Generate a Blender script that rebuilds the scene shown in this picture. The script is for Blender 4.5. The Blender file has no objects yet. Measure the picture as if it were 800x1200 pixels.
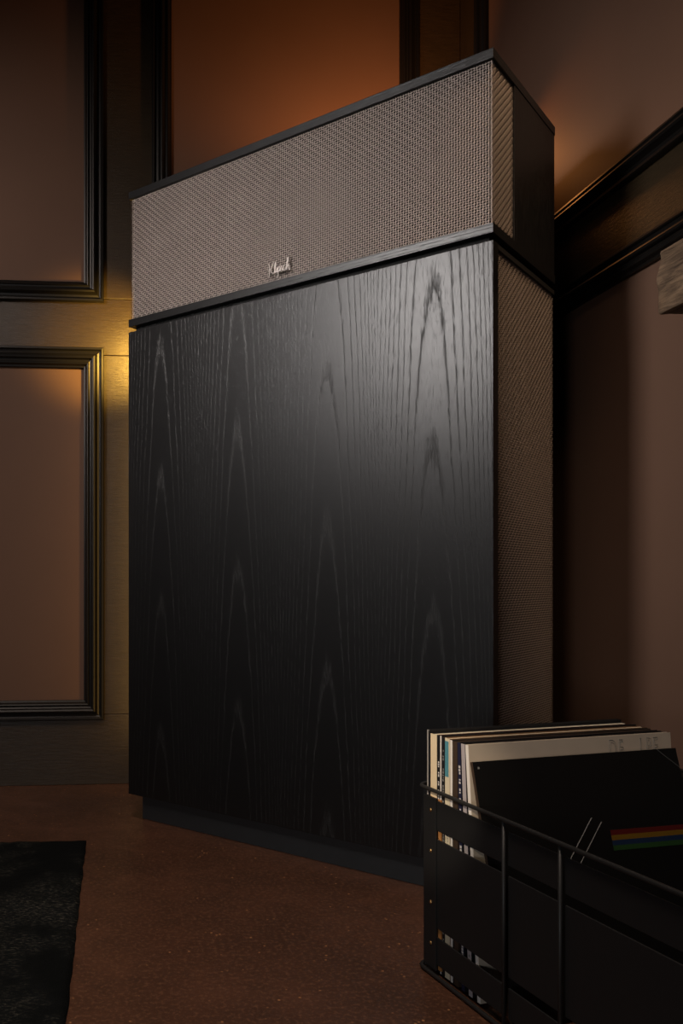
import bpy, bmesh, math, random
import numpy as np
from mathutils import Vector, Matrix, noise

random.seed(7)
sc = bpy.context.scene
COL = sc.collection

# ------------------------------------------------------------------ camera frame
TH = math.radians(4.86)          # the camera is turned this much away from the back wall's normal
F = 1007.0; CX = 220.0; CY = 680.0
H = 0.521                        # lens height above the floor
BACK_Y = 2.205; RIGHT_X = 0.9105
LEFT_X = -2.3; FRONT_Y = -2.0; CEIL = 2.9


def W(X, Z, z=0.0):
    """ground point: X right and Z forward of the camera -> world"""
    c, s = math.cos(TH), math.sin(TH)
    return Vector((X * c + Z * s, -X * s + Z * c, z))


cam = bpy.data.cameras.new('camera')
cam.sensor_fit = 'AUTO'; cam.sensor_width = 36.0
cam.lens = F / 1200 * 36.0
cam.shift_x = (400 - CX) / 1200.0
cam.shift_y = (CY - 600) / 1200.0
cam.clip_start = 0.02
camo = bpy.data.objects.new('camera', cam); COL.objects.link(camo)
camo.location = (0, 0, H)
camo.rotation_euler = (math.radians(90), 0, -TH)
sc.camera = camo

sc.view_settings.view_transform = 'Standard'
sc.view_settings.look = 'None'
sc.view_settings.gamma = 1
sc.view_settings.exposure = 0.0
sc.view_settings.use_curve_mapping = False

world = bpy.data.worlds.new('world'); sc.world = world
world.use_nodes = True
bg = world.node_tree.nodes['Background']
bg.inputs['Color'].default_value = (0.9, 0.75, 0.62, 1)
bg.inputs['Strength'].default_value = 0.02


def area(name, loc, target, sx, sy, power, color, spread=180):
    l = bpy.data.lights.new(name, 'AREA'); l.shape = 'RECTANGLE'
    l.size = sx; l.size_y = sy; l.energy = power; l.color = color
    l.spread = math.radians(spread)
    o = bpy.data.objects.new(name, l); COL.objects.link(o)
    o.location = loc
    o.rotation_euler = (Vector(target) - Vector(loc)).to_track_quat('-Z', 'Y').to_euler()
    return o


def point(name, loc, r, power, color):
    l = bpy.data.lights.new(name, 'POINT'); l.shadow_soft_size = r; l.energy = power; l.color = color
    o = bpy.data.objects.new(name, l); COL.objects.link(o); o.location = loc
    return o


def spot(name, loc, target, r, power, color, angle, blend):
    l = bpy.data.lights.new(name, 'SPOT'); l.shadow_soft_size = r; l.energy = power; l.color = color
    l.spot_size = math.radians(angle); l.spot_blend = blend
    o = bpy.data.objects.new(name, l); COL.objects.link(o); o.location = loc
    o.rotation_euler = (Vector(target) - Vector(loc)).to_track_quat('-Z', 'Y').to_euler()
    return o


# the soft key from the left, the warm lamp hidden behind the speaker's top, the yellow one beside its left flank
area('key_light', W(-1.08, 0.62, 1.50), W(0.22, 1.54, 1.02), 0.36, 0.50, 3.1, (1.0, 0.94, 0.91), 58)
spot('corner_lamp', W(0.52, 1.98, 1.55), W(0.38, 2.20, 1.86), 0.03, 8.0, (1.0, 0.42, 0.14), 125, 0.7)
spot('corner_glow', W(0.66, 1.98, 1.50), W(0.80, 1.76, 1.43), 0.03, 1.3, (1.0, 0.36, 0.09), 80, 1.0)
spot('flank_lamp', W(-0.105, 2.03, 1.12), W(-0.175, 2.20, 1.125), 0.02, 8.0, (1.0, 0.56, 0.09), 94, 0.5)
area('flank_strip', W(-0.10, 2.07, 0.58), W(-0.15, 2.20, 0.58), 0.03, 0.95, 0.55, (1.0, 0.56, 0.14))
spot('side_fill', W(0.74, 0.95, 2.2), W(0.60, 1.48, 1.10), 0.05, 62.0, (1.0, 0.66, 0.40), 26, 0.9)  # added spot, no fixture there: brightens the right grille at a grazing angle
spot('panel_wash', W(-1.1, 0.7, 1.7), W(-0.50, 2.2, 1.0), 0.15, 40.0, (1.0, 0.82, 0.72), 72, 1.0)  # added wash that lifts the left wall panels where the key is weak
spot('record_spot', W(-0.75, 0.25, 1.15), W(0.295, 1.11, 0.275), 0.02, 60.0, (1.0, 0.82, 0.60), 7.5, 0.35)
area('floor_fill', W(-0.3, 0.3, 2.6), W(0.0, 1.2, 0.0), 0.5, 0.5, 3.5, (1.0, 0.80, 0.66), 60)
area('low_fill', W(-0.7, -0.4, 0.42), W(0.1, 1.6, 0.2), 0.4, 0.3, 0.9, (0.95, 0.97, 1.0), 90)  # added frontal fill, keeps the recessed plinth from going black


# ------------------------------------------------------------------ node helpers
class NT:
    def __init__(self, name):
        self.m = bpy.data.materials.new(name); self.m.use_nodes = True
        self.t = self.m.node_tree; self.n = self.t.nodes; self.l = self.t.links
        self.b = self.n['Principled BSDF']

    def new(self, t, **kw):
        x = self.n.new(t)
        for k, v in kw.items(): setattr(x, k, v)
        return x

    def link(self, a, b): self.l.new(a, b)

    def val(self, sock, v):
        if isinstance(v, (int, float)): sock.default_value = v
        elif isinstance(v, tuple): sock.default_value = v
        else: self.l.new(v, sock)

    def math(self, op, a, b=None, c=None, clamp=False):
        x = self.new('ShaderNodeMath', operation=op); x.use_clamp = clamp
        self.val(x.inputs[0], a)
        if b is not None: self.val(x.inputs[1], b)
        if c is not None: self.val(x.inputs[2], c)
        return x.outputs[0]

    def coords(self, scale=(1, 1, 1), kind='Object', rot=(0, 0, 0)):
        tc = self.new('ShaderNodeTexCoord'); mp = self.new('ShaderNodeMapping')
        mp.inputs['Scale'].default_value = scale; mp.inputs['Rotation'].default_value = rot
        self.link(tc.outputs[kind], mp.inputs['Vector'])
        return mp.outputs[0]

    def noise(self, vec, scale, detail=4, rough=0.55, dist=0.0):
        x = self.new('ShaderNodeTexNoise')
        x.inputs['Scale'].default_value = scale; x.inputs['Detail'].default_value = detail
        x.inputs['Roughness'].default_value = rough; x.inputs['Distortion'].default_value = dist
        self.link(vec, x.inputs['Vector'])
        return x.outputs['Fac']

    def ramp(self, fac, stops):
        x = self.new('ShaderNodeValToRGB')
        el = x.color_ramp.elements
        while len(el) < len(stops): el.new(0.5)
        for e, (p, c) in zip(el, stops):
            e.position = p
            e.color = (c, c, c, 1) if isinstance(c, (int, float)) else (*c, 1)
        self.link(fac, x.inputs['Fac'])
        return x.outputs['Color']

    def mix(self, fac, a, b):
        x = self.new('ShaderNodeMix', data_type='RGBA')
        self.val(x.inputs[0], fac)
        for s, v in ((x.inputs[6], a), (x.inputs[7], b)):
            if isinstance(v, tuple): s.default_value = (*v[:3], 1)
            else: self.link(v, s)
        return x.outputs[2]

    def bump(self, height, strength, dist=0.001):
        x = self.new('ShaderNodeBump'); x.inputs['Strength'].default_value = strength
        x.inputs['Distance'].default_value = dist
        self.link(height, x.inputs['Height']); self.link(x.outputs[0], self.b.inputs['Normal'])
        return x

    def set(self, **kw):
        for k, v in kw.items():
            s = self.b.inputs[k.replace('_', ' ')]
            if isinstance(v, tuple): s.default_value = (*v[:3], 1) if len(v) == 3 and s.type == 'RGBA' else v
            elif isinstance(v, (int, float)): s.default_value = v
            else: self.link(v, s)
        return self


def simple(name, col, rough=0.5, metal=0.0, bump=0.0, bscale=300, var=0.15, spec=0.5):
    n = NT(name)
    v = n.coords()
    f = n.noise(v, bscale * 0.12, 3)
    c0 = tuple(c * (1 - var) for c in col); c1 = tuple(min(1, c * (1 + var)) for c in col)
    n.set(Base_Color=n.mix(f, c0, c1), Roughness=rough, Metallic=metal)
    n.b.inputs['Specular IOR Level'].default_value = spec
    if bump: n.bump(n.noise(v, bscale, 4), bump, 0.0005)
    return n.m


M = {}


def mat_veneer(name, axis='z', cathedral=True):
    """black stained ash: open pores along the growth rings"""
    n = NT(name)
    tc = n.new('ShaderNodeTexCoord'); sep = n.new('ShaderNodeSeparateXYZ')
    n.link(tc.outputs['Object'], sep.inputs[0])
    if axis == 'z': X, Z, Y = sep.outputs[0], sep.outputs[2], sep.outputs[1]
    elif axis == 'x': X, Z, Y = sep.outputs[2], sep.outputs[0], sep.outputs[1]
    else: X, Z, Y = sep.outputs[1], sep.outputs[2], sep.outputs[0]
    comb = n.new('ShaderNodeCombineXYZ'); n.link(X, comb.inputs[0]); n.link(Z, comb.inputs[1]); n.link(Y, comb.inputs[2])
    mp = n.new('ShaderNodeMapping'); mp.inputs['Scale'].default_value = (1, 0.12, 1); n.link(comb.outputs[0], mp.inputs[0])
    wob = n.noise(mp.outputs[0], 14, 3, 0.5)
    mpj = n.new('ShaderNodeMapping'); mpj.inputs['Scale'].default_value = (1, 0.10, 1); n.link(comb.outputs[0], mpj.inputs[0])
    jag = n.noise(mpj.outputs[0], 260, 3, 0.6)
    if cathedral:
        # flitches 0.2 m wide, centred 0.1, 0.3 ... from the right edge
        u = n.math('SUBTRACT', 0.397 + 0.2 * 4, X)
        cell = n.math('FLOOR', n.math('DIVIDE', u, 0.2))
        xl = n.math('SUBTRACT', n.math('SUBTRACT', u, n.math('MULTIPLY', cell, 0.2)), 0.1)
        xl = n.math('ADD', xl, n.math('MULTIPLY', n.math('SUBTRACT', wob, 0.5), 0.018))
        q = n.math('MULTIPLY', n.math('MULTIPLY', xl, xl), 250.0)
        # soften far from the centre so the rings stay evenly spaced there
        q = n.math('DIVIDE', q, n.math('ADD', 1.0, n.math('MULTIPLY', n.math('ABSOLUTE', xl), 1.0)))
        off = n.math('MULTIPLY', n.math('SINE', n.math('MULTIPLY', cell, 2.1)), 0.09)
        g = n.math('ADD', n.math('ADD', Z, q), off)
        g = n.math('ADD', g, n.math('MULTIPLY', n.math('SUBTRACT', jag, 0.5), 0.10))
        g = n.math('DIVIDE', g, 0.27)
    else:
        g = n.math('DIVIDE', n.math('ADD', X, n.math('MULTIPLY', wob, 0.010)), 0.0055)
        g = n.math('ADD', g, n.math('MULTIPLY', jag, 0.5))
    fr = n.math('FRACT', g)
    line = n.ramp(fr, [(0.0, 1.0), (0.07, 0.45), (0.17, 0.02), (0.80, 0.0), (0.96, 0.2), (1.0, 1.0)])
    mp2 = n.new('ShaderNodeMapping'); mp2.inputs['Scale'].default_value = (1, 0.05, 1); n.link(comb.outputs[0], mp2.inputs[0])
    pore = n.noise(mp2.outputs[0], 900, 2, 0.6)
    pm = n.ramp(pore, [(0.44, 0.05), (0.56, 1.0)])
    fine = n.ramp(pore, [(0.58, 0.0), (0.72, 0.5)])
    sepc = n.math('MULTIPLY', line, pm)
    tot = n.math('MAXIMUM', sepc, n.math('MULTIPLY', fine, 0.5), clamp=True)
    big = n.noise(n.coords((1, 1, 0.3)), 5, 3)
    base = n.mix(big, (0.0055, 0.0055, 0.0058), (0.0085, 0.0085, 0.009))
    n.set(Base_Color=n.mix(tot, base, (0.015, 0.0147, 0.0143)),
          Roughness=n.math('ADD', 0.36, n.math('MULTIPLY', tot, 0.30)))
    n.b.inputs['Specular IOR Level'].default_value = 0.42
    n.bump(n.math('MULTIPLY', tot, -1.0), 0.42, 0.0006)
    return n.m


M['veneer'] = mat_veneer('black ash veneer')
M['veneer_rail'] = mat_veneer('black ash rail', 'x', False)
M['veneer_side'] = mat_veneer('black ash side', 'y', False)
M['black_wood'] = simple('black painted board', (0.008, 0.008, 0.008), 0.55, bump=0.15)
M['cavity'] = simple('flat black backing', (0.003, 0.0028, 0.0026), 0.9)
M['plinth'] = simple('black satin plinth', (0.034, 0.036, 0.038), 0.5, bump=0.05)
M['cloth'] = simple('silver brown grille thread', (0.44, 0.375, 0.335), 0.42, metal=0.25, var=0.25, bscale=900)
M['badge'] = simple('brushed nickel badge', (0.40, 0.36, 0.335), 0.45, metal=0.4)
M['wire'] = simple('black powder coated wire', (0.018, 0.018, 0.018), 0.45)
M['slat'] = simple('black leather slat', (0.0085, 0.009, 0.010), 0.55, bump=0.25, bscale=700)
M['rivet'] = simple('brass rivet', (0.75, 0.48, 0.20), 0.3, metal=1.0)
M['tan'] = simple('raw tan leather', (0.42, 0.19, 0.06), 0.6)
M['wallplain'] = simple('plain plaster', (0.06, 0.04, 0.03), 0.8)


def mat_frame():
    n = NT('dark brown glossy panelling')
    v = n.coords((1, 1, 1))
    st = n.noise(n.coords((2.0, 2.0, 14.0)), 16, 5, 0.62, 0.3)
    st2 = n.noise(n.coords((3, 3, 50)), 30, 4, 0.6)
    blot = n.noise(v, 5, 4)
    c = n.mix(st, (0.020, 0.0135, 0.008), (0.054, 0.036, 0.018))
    n.set(Base_Color=c, Roughness=n.math('ADD', 0.30, n.math('MULTIPLY', blot, 0.16)))
    h = n.math('ADD', n.math('MULTIPLY', st, 0.6), n.math('MULTIPLY', st2, 0.4))
    n.bump(h, 0.45, 0.0022)
    return n.m


def mat_field():
    n = NT('terracotta brown matte paint')
    v = n.coords()
    a = n.noise(v, 3.0, 5, 0.6); b = n.noise(v, 90, 3)
    c = n.mix(a, (0.125, 0.071, 0.048), (0.170, 0.095, 0.063))
    n.set(Base_Color=c, Roughness=0.62)
    n.b.inputs['Specular IOR Level'].default_value = 0.3
    n.bump(b, 0.08, 0.0008)
    return n.m


def mat_floor():
    n = NT('stained concrete floor')
    v = n.coords()
    a = n.noise(v, 2.6, 6, 0.62, 0.4)
    b = n.noise(v, 14, 6, 0.7, 0.5)
    c = n.noise(v, 160, 3, 0.7)
    base = n.mix(n.ramp(a, [(0.32, 0.0), (0.68, 1.0)]), (0.060, 0.027, 0.016), (0.120, 0.052, 0.030))
    base = n.mix(n.ramp(b, [(0.40, 0.0), (0.66, 0.6)]), base, (0.048, 0.023, 0.014))
    base = n.mix(n.ramp(c, [(0.50, 0.0), (0.66, 0.7)]), base, (0.19, 0.090, 0.050))
    vor = n.new('ShaderNodeTexVoronoi'); vor.inputs['Scale'].default_value = 75; n.link(n.coords((1, 1, 1)), vor.inputs['Vector'])
    pick = n.ramp(n.noise(v, 22, 2), [(0.54, 0.0), (0.60, 1.0)])
    sp = n.math('MULTIPLY', n.ramp(vor.outputs['Distance'], [(0.09, 1.0), (0.16, 0.0)]), pick)
    base = n.mix(sp, base, (0.50, 0.24, 0.10))
    n.set(Base_Color=base, Roughness=n.math('ADD', 0.20, n.math('MULTIPLY', b, 0.30)))
    h = n.math('ADD', n.math('MULTIPLY', b, 0.7), n.math('MULTIPLY', c, 0.3))
    n.bump(h, 0.35, 0.002)
    return n.m


def mat_rug():
    n = NT('worn charcoal rug pile')
    v = n.coords()
    a = n.noise(v, 5, 5, 0.65); b = n.noise(n.coords((1, 3, 1)), 120, 4, 0.7); c = n.noise(v, 420, 2, 0.7)
    base = n.mix(n.ramp(a, [(0.4, 0.0), (0.7, 1.0)]), (0.0045, 0.0058, 0.0062), (0.012, 0.014, 0.0145))
    wear = n.math('MULTIPLY', n.ramp(b, [(0.52, 0.0), (0.66, 1.0)]), n.ramp(a, [(0.46, 0.0), (0.60, 1.0)]))
    base = n.mix(wear, base, (0.11, 0.105, 0.085))
    n.set(Base_Color=base, Roughness=0.95); n.b.inputs['Specular IOR Level'].default_value = 0.1
    n.b.inputs['Sheen Weight'].default_value = 0.0
    n.bump(n.math('ADD', n.math('MULTIPLY', b, 0.6), n.math('MULTIPLY', c, 0.6)), 0.9, 0.004)
    return n.m


def mat_beam():
    n = NT('rough weathered timber')
    g = n.noise(n.coords((6, 1.0, 6)), 14, 6, 0.65, 0.6)
    b = n.noise(n.coords(), 9, 5, 0.6)
    c = n.mix(n.ramp(g, [(0.35, 0.0), (0.65, 1.0)]), (0.055, 0.033, 0.019), (0.25, 0.165, 0.10))
    c = n.mix(n.ramp(b, [(0.5, 0.0), (0.7, 0.7)]), c, (0.30, 0.17, 0.09))
    n.set(Base_Color=c, Roughness=0.8)
    n.bump(n.math('ADD', g, n.math('MULTIPLY', b, 0.5)), 0.7, 0.006)
    return n.m


M['frame'] = mat_frame(); M['moulding'] = simple('near black glossy moulding', (0.006, 0.0052, 0.0046), 0.42, bump=0.1, bscale=200); M['field'] = mat_field(); M['floor'] = mat_floor(); M['rug'] = mat_rug(); M['beam'] = mat_beam()


# ------------------------------------------------------------------ mesh helpers
def link(name, me, mat, parent=None, kind=None):
    o = bpy.data.objects.new(name, me); COL.objects.link(o)
    if mat is not None:
        me.materials.clear()
        for x in (mat if isinstance(mat, (list, tuple)) else [mat]): me.materials.append(x)
    if parent is not None: o.parent = parent
    if kind: o['kind'] = kind
    return o


def obj(name, bm, mat, parent=None, kind=None, smooth=False, loc=None):
    bmesh.ops.recalc_face_normals(bm, faces=bm.faces)
    me = bpy.data.meshes.new(name); bm.to_mesh(me); bm.free()
    if smooth:
        for p in me.polygons: p.use_smooth = True
    o = link(name, me, mat, parent, kind)
    if loc is not None: o.location = loc
    return o


def tag(o, label, cat, group=None):
    o['label'] = label; o['category'] = cat
    if group: o['group'] = group
    return o


def empty(name, loc, rz=0.0):
    o = bpy.data.objects.new(name, None); COL.objects.link(o)
    o.location = loc; o.rotation_euler = (0, 0, rz); o.empty_display_size = 0.05
    return o


def add_box(bm, x0, x1, y0, y1, z0, z1, bev=0.0, seg=2, midx=0):
    t = bmesh.new()
    bmesh.ops.create_cube(t, size=1.0)
    for v in t.verts:
        v.co = Vector((x0 + (v.co.x + .5) * (x1 - x0), y0 + (v.co.y + .5) * (y1 - y0), z0 + (v.co.z + .5) * (z1 - z0)))
    if bev:
        bmesh.ops.bevel(t, geom=t.edges[:], offset=bev, segments=seg, profile=0.5, affect='EDGES')
    for f in t.faces: f.material_index = midx
    me = bpy.data.meshes.new('tmp'); t.to_mesh(me); t.free()
    bm.from_mesh(me); bpy.data.meshes.remove(me)


def box(name, dims, mat, parent=None, bev=0.0, kind=None, seg=2):
    bm = bmesh.new(); add_box(bm, *dims, bev=bev, seg=seg)
    return obj(name, bm, mat, parent, kind)


def prism(name, poly, z0, z1, mat, parent, bev=0.0):
    bm = bmesh.new()
    lo = [bm.verts.new((x, y, z0)) for x, y in poly]; hi = [bm.verts.new((x, y, z1)) for x, y in poly]
    n = len(poly)
    bm.faces.new(lo[::-1]); bm.faces.new(hi)
    for i in range(n): bm.faces.new((lo[i], lo[(i + 1) % n], hi[(i + 1) % n], hi[i]))
    if bev: bmesh.ops.bevel(bm, geom=bm.edges[:], offset=bev, segments=2, profile=0.5, affect='EDGES')
    return obj(name, bm, mat, parent)


def tube_bm(bm, pts, r, sides=10, closed=False):
    pts = [Vector(p) for p in pts]; n = len(pts); rings = []
    prev = None
    for i, p in enumerate(pts):
        a = pts[(i - 1) % n] if (closed or i > 0) else p
        b = pts[(i + 1) % n] if (closed or i < n - 1) else p
        d = (b - a).normalized()
        if prev is None:
            up = Vector((0, 0, 1)) if abs(d.z) < 0.9 else Vector((1, 0, 0))
            s = d.cross(up).normalized()
        else:
            s = (prev - d * prev.dot(d)).normalized()
        prev = s
        u = s.cross(d).normalized()
        rr = r[i] if isinstance(r, (list, tuple)) else r
        rings.append([bm.verts.new(p + (s * math.cos(t) + u * math.sin(t)) * rr)
                      for t in [2 * math.pi * k / sides for k in range(sides)]])
    m = n if closed else n - 1
    for i in range(m):
        A, B = rings[i], rings[(i + 1) % n]
        for k in range(sides): bm.faces.new((A[k], A[(k + 1) % sides], B[(k + 1) % sides], B[k]))
    if not closed:
        bm.faces.new(rings[0][::-1]); bm.faces.new(rings[-1])


def smooth_path(pts, n=6):
    """Catmull-Rom through pts"""
    P = [Vector(p) for p in pts]; out = []
    for i in range(len(P) - 1):
        p0 = P[max(i - 1, 0)]; p1 = P[i]; p2 = P[i + 1]; p3 = P[min(i + 2, len(P) - 1)]
        for k in range(n):
            t = k / n
            out.append(0.5 * ((2 * p1) + (p2 - p0) * t + (2 * p0 - 5 * p1 + 4 * p2 - p3) * t * t + (3 * p1 - p0 - 3 * p2 + p3) * t ** 3))
    out.append(P[-1]); return out


# ------------------------------------------------------------------ the room
def structure(name, dims, mat):
    return box(name, dims, mat, kind='structure')


structure('floor', (LEFT_X - .1, RIGHT_X + .1, FRONT_Y - .1, BACK_Y + .1, -0.1, 0.0), M['floor'])
structure('ceiling', (LEFT_X - .1, RIGHT_X + .1, FRONT_Y - .1, BACK_Y + .1, CEIL, CEIL + .1), M['wallplain'])
structure('wall_left', (LEFT_X - .1, LEFT_X, FRONT_Y - .1, BACK_Y + .1, 0.0, CEIL), M['wallplain'])
structure('wall_front', (LEFT_X, RIGHT_X + .1, FRONT_Y - .1, FRONT_Y, 0.0, CEIL), M['wallplain'])

PXM = 2.2 / F                                  # metres per pixel on the back wall


def hz(y): return H + (CY - y) * PXM           # height on the back wall for an image row


def wx(px):
    n = (px - CX) / F; c, s = math.cos(TH), math.sin(TH)
    return BACK_Y * (c * n + s) / (c - s * n)


def wy(px):
    n = (px - CX) / F; c, s = math.cos(TH), math.sin(TH)
    return RIGHT_X * (c - s * n) / (c * n + s)


Z_RAIL0, Z_RAIL1, Z_BOT = hz(417), hz(351), hz(836.9)
UP0, LO1, LO0 = hz(356), hz(409.4), hz(842.7)   # outer edges of the mouldings
UP1 = 2.55
MW = 0.0505
PROFILE = [(0, -0.004), (0, .0115), (.0015, .0135), (.0055, .0140), (.0075, .0120), (.0085, .0085), (.0120, .0068),
           (.0165, .0085), (.0195, .0135), (.0220, .0185), (.0255, .0205), (.0290, .0190), (.0305, .0160), (.0315, .0115),
           (.0350, .0100), (.0375, .0110), (.0400, .0135), (.0425, .0125), (.0445, .0095), (.0465, .0060), (.0505, .0045), (.0505, -0.010)]


def moulding(name, parent, u0, u1, z0, z1, place):
    """mitred frame swept round the rectangle, place(u, z, depth) -> world"""
    bm = bmesh.new(); loops = []
    for w, h in PROFILE:
        loops.append([bm.verts.new(place(u, z, h)) for u, z in
                      ((u0 + w, z0 + w), (u1 - w, z0 + w), (u1 - w, z1 - w), (u0 + w, z1 - w))])
    for a, b in zip(loops, loops[1:]):
        for k in range(4): bm.faces.new((a[k], a[(k + 1) % 4], b[(k + 1) % 4], b[k]))
    return obj(name, bm, M['moulding'], parent)


def board(name, parent, u0, u1, z0, z1, place, t=0.018, mat=None, back=-0.02, bev=0.0012):
    a = Vector(place(u0, z0, back)); b = Vector(place(u1, z1, t - 0.018))
    lo = [min(a[i], b[i]) for i in range(3)]; hi = [max(a[i], b[i]) for i in range(3)]
    return box(name, (lo[0], hi[0], lo[1], hi[1], lo[2], hi[2]), mat or M['frame'], parent, bev=bev)


def panelled(wall, place, u_lo, u_hi, panels):
    """rails run through, stiles stand between them, moulded panels in the openings. panels: (outer u0, outer u1)"""
    g = 0.0005
    board('rail', wall, u_lo, u_hi, Z_RAIL0 + g, Z_RAIL1 - g, place)
    board('rail', wall, u_lo, u_hi, 0.0, Z_BOT - g, place)
    board('rail', wall, u_lo, u_hi, UP1 - 0.01, CEIL, place)
    edges = [u_lo] + [e for p in panels for e in p] + [u_hi]
    for i in range(0, len(edges), 2):
        a, b = edges[i], edges[i + 1]
        a2 = a - 0.012 if i > 0 else a; b2 = b + 0.012 if i < len(edges) - 2 else b
        if b2 - a2 < 0.01: continue
        board('stile', wall, a2, b2, Z_BOT + g, Z_RAIL0 - g, place)
        board('stile', wall, a2, b2, Z_RAIL1 + g, UP1 - 0.012, place)
    for a, b in panels:
        for z0, z1 in ((LO0, LO1), (UP0, UP1)):
            board('panel', wall, a + .02, b - .02, z0 + .02, z1 - .02, place, t=0.014, mat=M['field'], bev=0)
            moulding('moulding', wall, a, b, z0, z1, place)


pb = lambda u, z, d: (u, BACK_Y - d, z)
pr = lambda u, z, d: (RIGHT_X - d, u, z)
wall_back = structure('wall_back', (LEFT_X, RIGHT_X + .1, BACK_Y + 0.019, BACK_Y + .1, 0.0, CEIL), M['wallplain'])
wall_right = structure('wall_right', (RIGHT_X + 0.019, RIGHT_X + .1, FRONT_Y, BACK_Y + .019, 0.0, CEIL), M['wallplain'])
bw = wx(490) - wx(177.7); gap = wx(177.7) - wx(121.6)
x1 = wx(121.6)
panelled(wall_back, pb, LEFT_X, RIGHT_X,
         [(x1 - 2 * bw - gap, x1 - bw - gap), (x1 - bw, x1), (wx(177.7), wx(490))])
y1 = wy(560.6); rw = 0.98
panelled(wall_right, pr, FRONT_Y, BACK_Y,
         [(y1 - 3 * rw - 2 * gap, y1 - 2 * rw - 2 * gap), (y1 - 2 * rw - gap, y1 - rw - gap), (y1 - rw, y1)])


# ------------------------------------------------------------------ the corner loudspeaker
PHI = math.radians(50.19)
lx = (math.sin(PHI), -math.cos(PHI))           # left -> right along its front, camera ground frame
ly = (math.cos(PHI), math.sin(PHI))            # into the corner
PR = (0.4813, 1.354)                           # front right corner
HW = 0.397; DS = 0.3116
mid = (PR[0] - HW * lx[0], PR[1] - HW * lx[1])
wdir = W(*lx)
sp = empty('corner_loudspeaker', W(*mid, 0.0), math.atan2(wdir.y, wdir.x))
tag(sp, 'tall black ash corner loudspeaker with woven grille on top', 'loudspeaker')


def plan(ix, iy0, iyb=0.0, tail=0.055):
    hw = HW - ix; d = DS - iyb
    apex = d + hw - tail
    return [(-hw, iy0), (hw, iy0), (hw, d), (tail, apex), (-tail, apex), (-hw, d)]


prism('lid', plan(0, 0), 1.3458, 1.3615, M['veneer_rail'], sp, 0.0008)
prism('ledge', plan(0, 0), 1.0696, 1.0857, M['veneer_rail'], sp, 0.0008)
prism('shadow_gap', plan(0.011, 0.013, 0.004), 1.0570, 1.0700, M['cavity'], sp)
prism('top_cabinet', plan(0.0085, 0.0085, 0.004), 1.0850, 1.3460, M['cavity'], sp)
prism('bass_cabinet', plan(0.0080, 0.0225, 0.003), 0.0585, 1.0580, M['cavity'], sp)
prism('plinth', plan(0.011, 0.033, 0.03), 0.0, 0.0590, M['plinth'], sp, 0.0008)
box('front_panel', (-HW, HW, 0.0, 0.0215, 0.0584, 1.0580), M['veneer'], sp, bev=0.0009)
for s in (-1, 1):
    x0, x1_ = (HW - 0.0085, HW - 0.001) if s > 0 else (-HW + 0.001, -HW + 0.0085)
    box('side_panel', (x0, x1_, 0.0986, DS - 0.001, 1.0858, 1.3457), M['veneer_side'], sp, bev=0.0006)
    box('side_rail', (x0, x1_, 0.0220, DS - 0.001, 1.0495, 1.0578), M['black_wood'], sp, bev=0.0006)
    box('side_rail', (x0, x1_, 0.0220, DS - 0.001, 0.0590, 0.0760), M['black_wood'], sp, bev=0.0006)


def weave(name, u0, u1, v0, v1, place, parent, pu=0.0047, pv=0.0041, sign=1, amp=0.0010, thin=1.0):
    """2/1 twill of flat threads as real geometry. place(u, v, w) maps arrays to local coordinates"""
    nu = int(round((u1 - u0) / pu)); nv = int(round((v1 - v0) / pv))
    pu = (u1 - u0) / nu; pv = (v1 - v0) / nv
    V = []; Fc = []; base = 0

    def over(i, j):                             # warp i passes over weft j
        return np.where(((i * sign + j) % 3) < 2, 1.0, -1.0)
    prof = ((-1, -0.45), (-0.45, 0.35), (0.45, 0.35), (1, -0.45))
    # warp (vertical) threads
    for kind in (0, 1):
        nt, nc = (nu, nv) if kind == 0 else (nv, nu)
        hw = (pu if kind == 0 else pv) * (0.135 if kind == 0 else 0.15) * thin
        i = np.arange(nt)[:, None]; j = np.arange(nc)[None, :]
        h = over(i, j) if kind == 0 else -over(j, i)
        c = (i + .5) * (pu if kind == 0 else pv)
        step = pv if kind == 0 else pu
        # two samples per crossing
        pos = np.concatenate([((j + 0.22) * step), ((j + 0.78) * step)], axis=0).T.reshape(-1)      # nc*2
        hh = np.repeat(h, 2, axis=1) * amp
        jit = (np.random.rand(nt, 1) - .5) * hw * 0.25
        pts = []
        for a, b in prof:
            cc = np.broadcast_to(c + a * hw + jit, hh.shape)
            ww = hh + b * hw * 0.8
            pp = np.broadcast_to(pos[None, :], hh.shape)
            if kind == 0: pts.append(np.stack([u0 + cc, v0 + pp, ww], -1))
            else: pts.append(np.stack([u0 + pp, v0 + cc, ww], -1))
        P = np.stack(pts, 2)                    # nt, 2nc, 4, 3
        m = P.shape[1]
        idx = np.arange(nt * m * 4).reshape(nt, m, 4) + base
        q = np.stack([idx[:, :-1, :-1], idx[:, :-1, 1:], idx[:, 1:, 1:], idx[:, 1:, :-1]], -1).reshape(-1, 4)
        V.append(P.reshape(-1, 3)); Fc.append(q); base += nt * m * 4
    V = np.concatenate(V); Fc = np.concatenate(Fc)
    X, Y, Z = place(V[:, 0], V[:, 1], V[:, 2])
    co = np.stack([X, Y, Z], -1).astype(np.float32)
    me = bpy.data.meshes.new(name)
    me.vertices.add(len(co)); me.vertices.foreach_set('co', co.reshape(-1))
    me.loops.add(Fc.size); me.loops.foreach_set('vertex_index', Fc.reshape(-1).astype(np.int32))
    me.polygons.add(len(Fc)); me.polygons.foreach_set('loop_start', np.arange(0, Fc.size, 4, dtype=np.int32))
    me.polygons.foreach_set('loop_total', np.full(len(Fc), 4, dtype=np.int32))
    me.update(calc_edges=True)
    return link(name, me, M['cloth'], parent, 'stuff')


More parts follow.
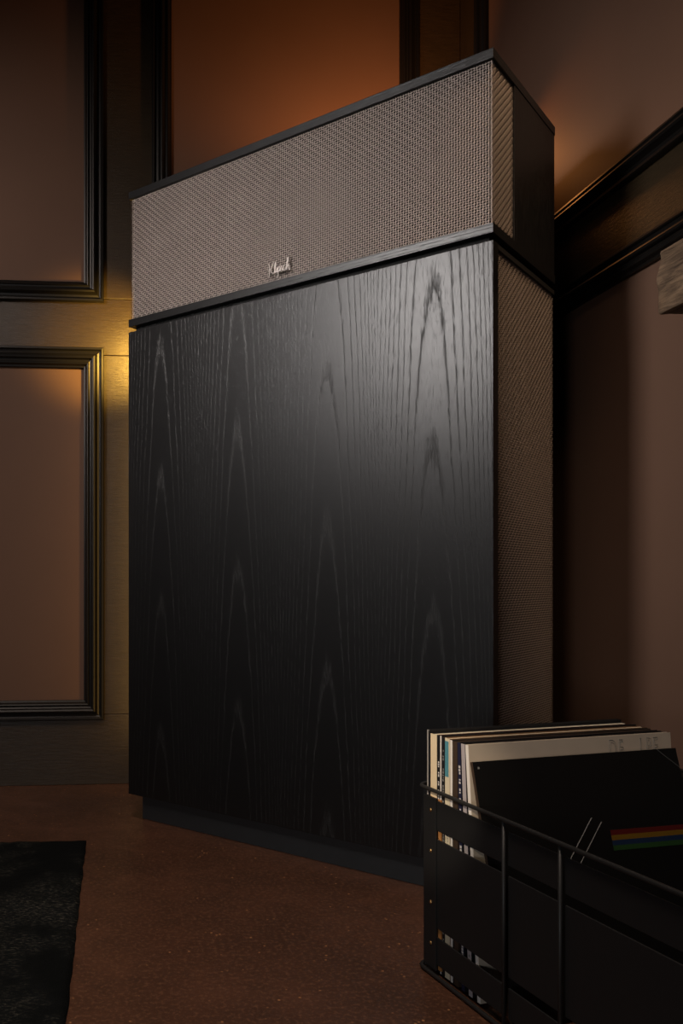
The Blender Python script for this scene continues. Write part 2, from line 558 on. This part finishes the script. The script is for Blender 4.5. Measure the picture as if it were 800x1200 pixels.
fr = lambda u, v, w: (u, 0.0060 - w, v)
weave('grille_cloth', -HW + 0.006, HW - 0.0025, 1.0862, 1.3454, fr, sp, sign=1)
for s in (1, -1):
    sd = (lambda u, v, w: (HW - 0.0050 + w, u, v)) if s > 0 else (lambda u, v, w: (-HW + 0.0050 - w, u, v))
    weave('grille_cloth', 0.0030, 0.0980, 1.0862, 1.3454, sd, sp, sign=-1, amp=0.0013, thin=0.8)
    weave('grille_cloth', 0.0225, DS - 0.002, 0.0765, 1.0490, sd, sp, sign=-1, amp=0.0013, thin=0.8)

# script badge low on the top grille, drawn as strokes (u right, v up, unit = height of the K)
strokes = [
    [(0.02, 0.98), (0.06, 0.60), (0.04, 0.22), (0.02, -0.10)],                         # K stem
    [(0.42, 1.02), (0.30, 0.70), (0.10, 0.42)],                                        # K arm
    [(0.10, 0.42), (0.24, 0.20), (0.44, 0.02)],                                        # K leg
    [(0.44, 0.02), (0.50, 0.30), (0.60, 0.86), (0.54, 0.92), (0.50, 0.60), (0.54, 0.16), (0.62, 0.10)],   # l
    [(0.62, 0.10), (0.70, 0.50), (0.70, 0.16), (0.78, 0.12)],                          # i
    [(0.70, 0.66), (0.71, 0.70)],
    [(0.76, 0.52), (0.80, 0.10), (0.76, -0.36)],                                       # p
    [(0.79, 0.34), (0.90, 0.54), (0.96, 0.30), (0.84, 0.12)],
    [(0.96, 0.12), (1.10, 0.56), (1.06, 0.36), (1.18, 0.16), (1.04, 0.08)],            # s
    [(1.40, 0.48), (1.28, 0.50), (1.22, 0.26), (1.32, 0.08), (1.44, 0.16)],            # c
    [(1.44, 0.16), (1.56, 0.60), (1.66, 1.04), (1.58, 0.98), (1.52, 0.06)],            # h
    [(1.53, 0.26), (1.66, 0.50), (1.70, 0.24), (1.72, 0.04), (1.84, 0.12)],
]
bm = bmesh.new(); U = 0.0235
for st in strokes:
    pts = smooth_path([(u * U * 1.12, 0.0, v * U) for u, v in st], 5)
    tube_bm(bm, pts, 0.0014, 6)
add_box(bm, 0.010, 0.040, 0.0012, 0.0024, 0.004, 0.008)     # the back bar that carries the letters
# image column 316 on the front
nx = (316 - CX) / F; tb = (PR[0] - nx * PR[1]) / (math.sin(PHI) + nx * math.cos(PHI))
bg_ = obj('badge', bm, M['badge'], sp, smooth=True, loc=(HW - tb, -0.0020, 1.0965))
bg_['label'] = 'pale metal script badge reading Klipsch'


# ------------------------------------------------------------------ the record crate
AL = math.atan2(0.2855, 0.958)
ca = (math.sin(AL), -math.cos(AL))              # along the long side, towards the camera
cb = (math.cos(AL), math.sin(AL))               # across, to the right
C0 = (0.3137, 1.161)
LEN = 0.52; WID = 0.345; HT = 0.2455
wb = W(*cb)
crate_loc = W(*C0, 0.0); crate_rz = math.atan2(wb.y, wb.x)
cr = empty('record_crate', crate_loc, crate_rz)
tag(cr, 'black wire and leather slat crate holding upright records', 'crate')
# local: x = across (right), y = -t (towards the camera is -y)


def rounded(x0, x1, y0, y1, z, r, n=6):
    pts = []
    for cx_, cy_, a0 in ((x1 - r, y1 - r, 0), (x0 + r, y1 - r, 90), (x0 + r, y0 + r, 180), (x1 - r, y0 + r, 270)):
        for k in range(n + 1):
            a = math.radians(a0 + 90 * k / n); pts.append((cx_ + r * math.cos(a), cy_ + r * math.sin(a), z))
    return pts


for nm, z in (('rim_wire', HT), ('base_wire', 0.0040)):
    bm = bmesh.new(); tube_bm(bm, rounded(-0.002, WID + .002, -LEN, 0.004, z, 0.016), 0.0026, 10, closed=True)
    obj(nm, bm, M['wire'], cr, smooth=True)
T_UP = (0.177, 0.270, 0.447)
for x in (0.0, WID):
    for t in T_UP[:2] + ((LEN - 0.035),):
        bm = bmesh.new(); tube_bm(bm, [(x, -t, 0.004), (x, -t, HT)], 0.0024, 10)
        obj('upright_wire', bm, M['wire'], cr, smooth=True)
SL = ((0.0155, 0.0515), (0.0635, 0.1805), (0.1920, 0.2310))
BAY = ((0.0335, 0.1745), (0.1800, 0.2675), (0.2730, LEN - 0.04))
for k, x in enumerate((0.0035, WID - 0.0060)):
    for z0, z1 in SL:
        for t0, t1 in BAY:
            box('slat', (x, x + 0.0025, -t1, -t0, z0, z1), M['slat'], cr, bev=0.0007)
    for t0 in (0.005, LEN - 0.037):
        box('corner_strap', (x - 0.0015, x + 0.0030, -t0 - 0.0285, -t0, 0.0075, 0.2335), M['slat'], cr, bev=0.0008)
        box('strap_hem', (x - 0.0022, x + 0.0005, -t0 - 0.0300, -t0 - 0.0272, 0.0075, 0.2335), M['slat'], cr, bev=0.0006)
        sx = x - 0.0015 if k == 0 else x + 0.0045
        for z in (0.2165, 0.1625, 0.0945, 0.0405):
            bm = bmesh.new()
            bmesh.ops.create_uvsphere(bm, u_segments=12, v_segments=8, radius=0.0026)
            for v in bm.verts: v.co.x *= 0.6
            bmesh.ops.translate(bm, verts=bm.verts, vec=(sx, -t0 - 0.0175, z))
            obj('rivet', bm, M['rivet'], cr, smooth=True)
        box('strap_lining', (x + 0.0028, x + 0.0050, -t0 - 0.0350, -t0 - 0.001, 0.0085, 0.2325), M['tan'], cr)['label'] = 'raw tan leather lining'
for y in (0.0008, -LEN + 0.0035):
    for z0, z1 in SL:
        box('end_slat', (0.012, WID - 0.012, y - 0.0025, y, z0, z1), M['slat'], cr, bev=0.0007)
bm = bmesh.new()
for k in range(7):
    x = 0.002 + (WID - 0.004) * k / 6
    tube_bm(bm, [(x, 0.002, 0.0021), (x, -LEN + 0.002, 0.0021)], 0.0018, 8)
obj('floor_wires', bm, M['wire'], cr)

# ---- the records: each a sleeve 0.315 m square, its spine towards the long side seen in front
PAL = {
    'grey': (0.32, 0.30, 0.28), 'cream': (0.78, 0.64, 0.44), 'ink': (0.012, 0.012, 0.014), 'white': (0.78, 0.74, 0.70),
    'teal': (0.08, 0.26, 0.32), 'ivory': (0.70, 0.62, 0.46), 'brown': (0.055, 0.035, 0.024), 'navy': (0.014, 0.016, 0.045),
    'lilac': (0.42, 0.38, 0.40), 'maroon': (0.06, 0.014, 0.010), 'album_white': (0.62, 0.53, 0.42), 'kraft': (0.25, 0.14, 0.07),
}
CM = {k: simple('sleeve ' + k, v, 0.5, bump=0.05, var=0.08) for k, v in PAL.items()}
CM['black gloss'] = simple('sleeve black gloss', (0.006, 0.006, 0.006), 0.42)
CM['print'] = simple('pale print', (0.62, 0.60, 0.58), 0.5)
CM['line'] = simple('grey print', (0.20, 0.20, 0.19), 0.5)
SZ = 0.315


def record(t, thick, lean, mats, label, h=SZ, x0=0.0085, base=0.0042, marks=None, w=SZ, tilt=0.0):
    """sleeve standing at depth t, leaning by 'lean' degrees towards the camera at its foot"""
    a = math.radians(lean)
    o = empty('record', Vector(crate_loc) + Matrix.Rotation(crate_rz, 3, 'Z') @ Vector((x0, -t - (h * math.sin(a)), base)), crate_rz + math.radians(tilt))
    o.rotation_euler = (-a, 0, crate_rz + math.radians(tilt))
    tag(o, label, 'record', 'records standing in the crate')
    body, top = mats[0], mats[1]
    # two card faces with the open edge between them showing on top
    bm = bmesh.new()
    c = min(0.0006, thick * 0.3)
    add_box(bm, 0, w, -thick, -thick + c, 0, h); add_box(bm, 0, w, -c, 0, 0, h)
    add_box(bm, 0, c, -thick + c * .5, -c * .5, 0, h)
    add_box(bm, 0.001, w, -thick + c * .5, -c * .5, 0, c)
    obj('sleeve', bm, CM[body], o)
    # inner bag and its disc
    box('inner_bag', (0.0015, w - 0.002, -thick + c * 1.05, -c * 1.05, 0.001, h - 0.0012), CM[top], o)
    if len(mats) > 2:
        box('spine', (-0.0004, 0.0002, -thick + 0.0002, -0.0002, 0.0, h), CM[mats[2]], o, bev=0.0001)
    if marks:
        for mat_, z0, z1, y0, y1, kind in marks:
            bm = bmesh.new()
            if kind == 'solid':
                add_box(bm, -0.0007, -0.0003, -thick * y1, -thick * y0, z0, z1)
            else:
                z = z1
                while z > z0:
                    L = random.uniform(0.0015, 0.0034)
                    if random.random() < 0.86:
                        add_box(bm, -0.0007, -0.0003, -thick * y1, -thick * y0 - random.random() * .15 * thick, z - L, z)
                    z -= L + random.uniform(0.0008, 0.0014)
                    if random.random() < 0.16: z -= 0.005
            obj('spine_print' if kind != 'solid' else 'spine_band', bm, CM[mat_], o)
    return o


R = record
R(0.0040, 0.0062, 0.0, ('ink', 'grey', 'grey'), 'grey-spined record at the far end of the crate', marks=[('ink', 0, .315, .62, 1.0, 'solid')], h=.3155)
R(0.0125, 0.0150, 0.0, ('ink', 'ivory', 'cream'), 'thick cream box-set spine second from the far end', h=.3120)
R(0.0283, 0.0064, 0.0, ('maroon', 'brown', 'ink'), 'black record spine with white title beside the thick cream spine', h=.3120,
  marks=[('print', 0.205, 0.278, .25, .75, 'text'), ('print', 0.05, 0.16, .25, .75, 'text')])
R(0.0352, 0.0027, 0.0, ('ink', 'white', 'white'), 'hair-thin white spine between two black spines', h=.3125)
R(0.0382, 0.0074, 0.0, ('brown', 'kraft', 'ink'), 'black spine covered in tiny grey lettering', h=.3110,
  marks=[('line', 0.02, 0.295, .35, .75, 'text')])
R(0.0462, 0.0108, 0.0, ('kraft', 'ivory', 'ivory'), 'ivory spine with a teal block at its top', h=.3120,
  marks=[('teal', 0.262, 0.308, .05, .78, 'solid'), ('line', 0.10, 0.22, .45, .60, 'text')])
R(0.0577, 0.0050, 0.2, ('ink', 'cream', 'white'), 'narrow bright white spine after the ivory and teal one', h=.3110)
R(0.0632, 0.0098, 0.6, ('brown', 'brown', 'brown'), 'dull dark brown spine left of the navy one', h=.3105)
R(0.0738, 0.0070, 1.6, ('ink', 'brown', 'navy'), 'navy spine with large white lettering', h=.3110,
  marks=[('print', 0.01, 0.282, .30, .80, 'text')])
R(0.0815, 0.0080, 3.0, ('ink', 'kraft', 'lilac'), 'pale lilac grey spine with dark speckles', h=.3110,
  marks=[('line', 0.05, 0.14, .2, .7, 'text')])
wa = R(0.0905, 0.0062, 4.6, ('album_white', 'white', 'white'), 'cream white sleeve with embossed outline letters along its top', h=.3120)
bk = R(0.1005, 0.0050, 15, ('black gloss', 'kraft', 'brown'), 'black sleeve with coloured stripes leaning at the front of the stack', h=.3010)


def outline_text(name, body, size, mat, parent, loc, r=0.00022):
    cu = bpy.data.curves.new('t', 'FONT'); cu.body = body; cu.size = size; cu.fill_mode = 'NONE'; cu.bevel_depth = r
    cu.resolution_u = 3; cu.bevel_resolution = 0; cu.space_character = 1.25
    o = bpy.data.objects.new('t', cu); COL.objects.link(o)
    dg = bpy.context.evaluated_depsgraph_get()
    me = bpy.data.meshes.new_from_object(o.evaluated_get(dg)); me.name = name
    bpy.data.objects.remove(o)
    q = link(name, me, mat, parent); q.rotation_euler = (math.radians(90), 0, 0); q.location = loc
    return q


for body_, x_ in (('DE', 0.212), ('LPE', 0.262)):
    q = outline_text('embossed_letters', body_, 0.034, CM['line'], wa, (x_, -0.0064, 0.2835)); q.scale = (0.52, 1, 1)

# plain stand-in artwork: four straight flat stripes and two slim grey bars
yF = -0.0050
for k, col in enumerate(((0.10, 0.007, 0.005), (0.19, 0.10, 0.006), (0.010, 0.025, 0.07), (0.02, 0.07, 0.018))):
    m = simple('stripe', col, 0.5)
    bm = bmesh.new(); z = 0.205 - k * 0.0062
    vs = [bm.verts.new(p) for p in ((0.185, yF - .0003, z), (SZ, yF - .0003, z - .002), (SZ, yF - .0003, z - .0082), (0.185, yF - .0003, z - .0062))]
    f = bm.faces.new(vs); g = bmesh.ops.extrude_face_region(bm, geom=[f])
    bmesh.ops.translate(bm, verts=[v for v in g['geom'] if isinstance(v, bmesh.types.BMVert)], vec=(0, 0.0003, 0))
    obj('stripe', bm, m, bk)
for (xa, za, xb, zb) in ((0.118, 0.176, 0.160, 0.222), (0.132, 0.170, 0.174, 0.216)):
    bm = bmesh.new(); tube_bm(bm, [(xa, yF, za), (xb, yF, zb)], 0.0007, 6); obj('printed_bar', bm, CM['line'], bk)
box('paper_label', (0.006, 0.0085, yF - 0.0003, yF + .0002, 0.2920, 0.2945), CM['line'], bk)
# clear outer bag's folded corner
bm = bmesh.new(); tube_bm(bm, smooth_path([(0.284, yF, 0.3005), (0.294, yF, 0.292), (0.3145, yF, 0.276)], 4), 0.0006, 6)
obj('bag_fold', bm, simple('clear bag edge', (0.10, 0.10, 0.10), 0.3), bk)

# ------------------------------------------------------------------ rug
def grid_slab(name, x0, x1, y0, y1, z, thick, nx_, ny_, mat, jitter, edge):
    bm = bmesh.new(); V = {}
    for i in range(nx_ + 1):
        for j in range(ny_ + 1):
            x = x0 + (x1 - x0) * i / nx_; y = y0 + (y1 - y0) * j / ny_
            e = min(i, nx_ - i, j, ny_ - j)
            dz = noise.noise(Vector((x * 9, y * 9, 0))) * jitter + noise.noise(Vector((x * 60, y * 60, 3))) * jitter * 1.3
            zz = z + thick + dz if e > 0 else z + thick * 0.45
            if e == 0:
                x += noise.noise(Vector((y * 22, 1, 0))) * edge * (1 if i in (0, nx_) else 0)
                y += noise.noise(Vector((x * 22, 5, 0))) * edge * (1 if j in (0, ny_) else 0)
            V[i, j] = bm.verts.new((x, y, zz))
    for i in range(nx_):
        for j in range(ny_): bm.faces.new((V[i, j], V[i + 1, j], V[i + 1, j + 1], V[i, j + 1]))
    ring = [V[i, 0] for i in range(nx_ + 1)] + [V[nx_, j] for j in range(1, ny_ + 1)] + \
           [V[i, ny_] for i in range(nx_ - 1, -1, -1)] + [V[0, j] for j in range(ny_ - 1, 0, -1)]
    low = [bm.verts.new((v.co.x, v.co.y, z)) for v in ring]
    n = len(ring)
    for k in range(n): bm.faces.new((ring[k], low[k], low[(k + 1) % n], ring[(k + 1) % n]))
    return obj(name, bm, mat, smooth=True)


rc = W(-0.202, 1.709)
rug = grid_slab('rug', rc.x - 1.5, rc.x, rc.y - 2.4, rc.y, 0.0, 0.007, 150, 240, M['rug'], 0.0016, 0.0035)
tag(rug, 'worn charcoal low-pile rug lying on the brown floor', 'rug')

# ------------------------------------------------------------------ timber mantel block on the right wall
y_end = W(0.571 + 0.085 * 1.057, 1.209).y
bx1 = RIGHT_X - 0.0005; bx0 = W(0.661, 1.209).x
z0, z1 = H + 0.373, H + 0.462
bm = bmesh.new(); add_box(bm, bx0, bx1, y_end - 1.2, y_end, z0, z1, bev=0.004)
bmesh.ops.subdivide_edges(bm, edges=[e for e in bm.edges if e.calc_length() > 0.05], cuts=24, use_grid_fill=True)
for v in bm.verts:
    if v.co.x < bx1 - 0.01:
        p = v.co
        d = noise.noise(Vector((p.x * 20, p.y * 14, p.z * 26))) * 0.006 + noise.noise(Vector((p.x * 60, p.y * 45, p.z * 60))) * 0.003
        v.co.x += d; v.co.z += d * 0.8; v.co.y += noise.noise(Vector((p.z * 30, p.x * 20, 2))) * 0.004
beam = obj('mantel_shelf', bm, M['beam'])
tag(beam, 'rough weathered timber shelf end on the right wall', 'shelf')
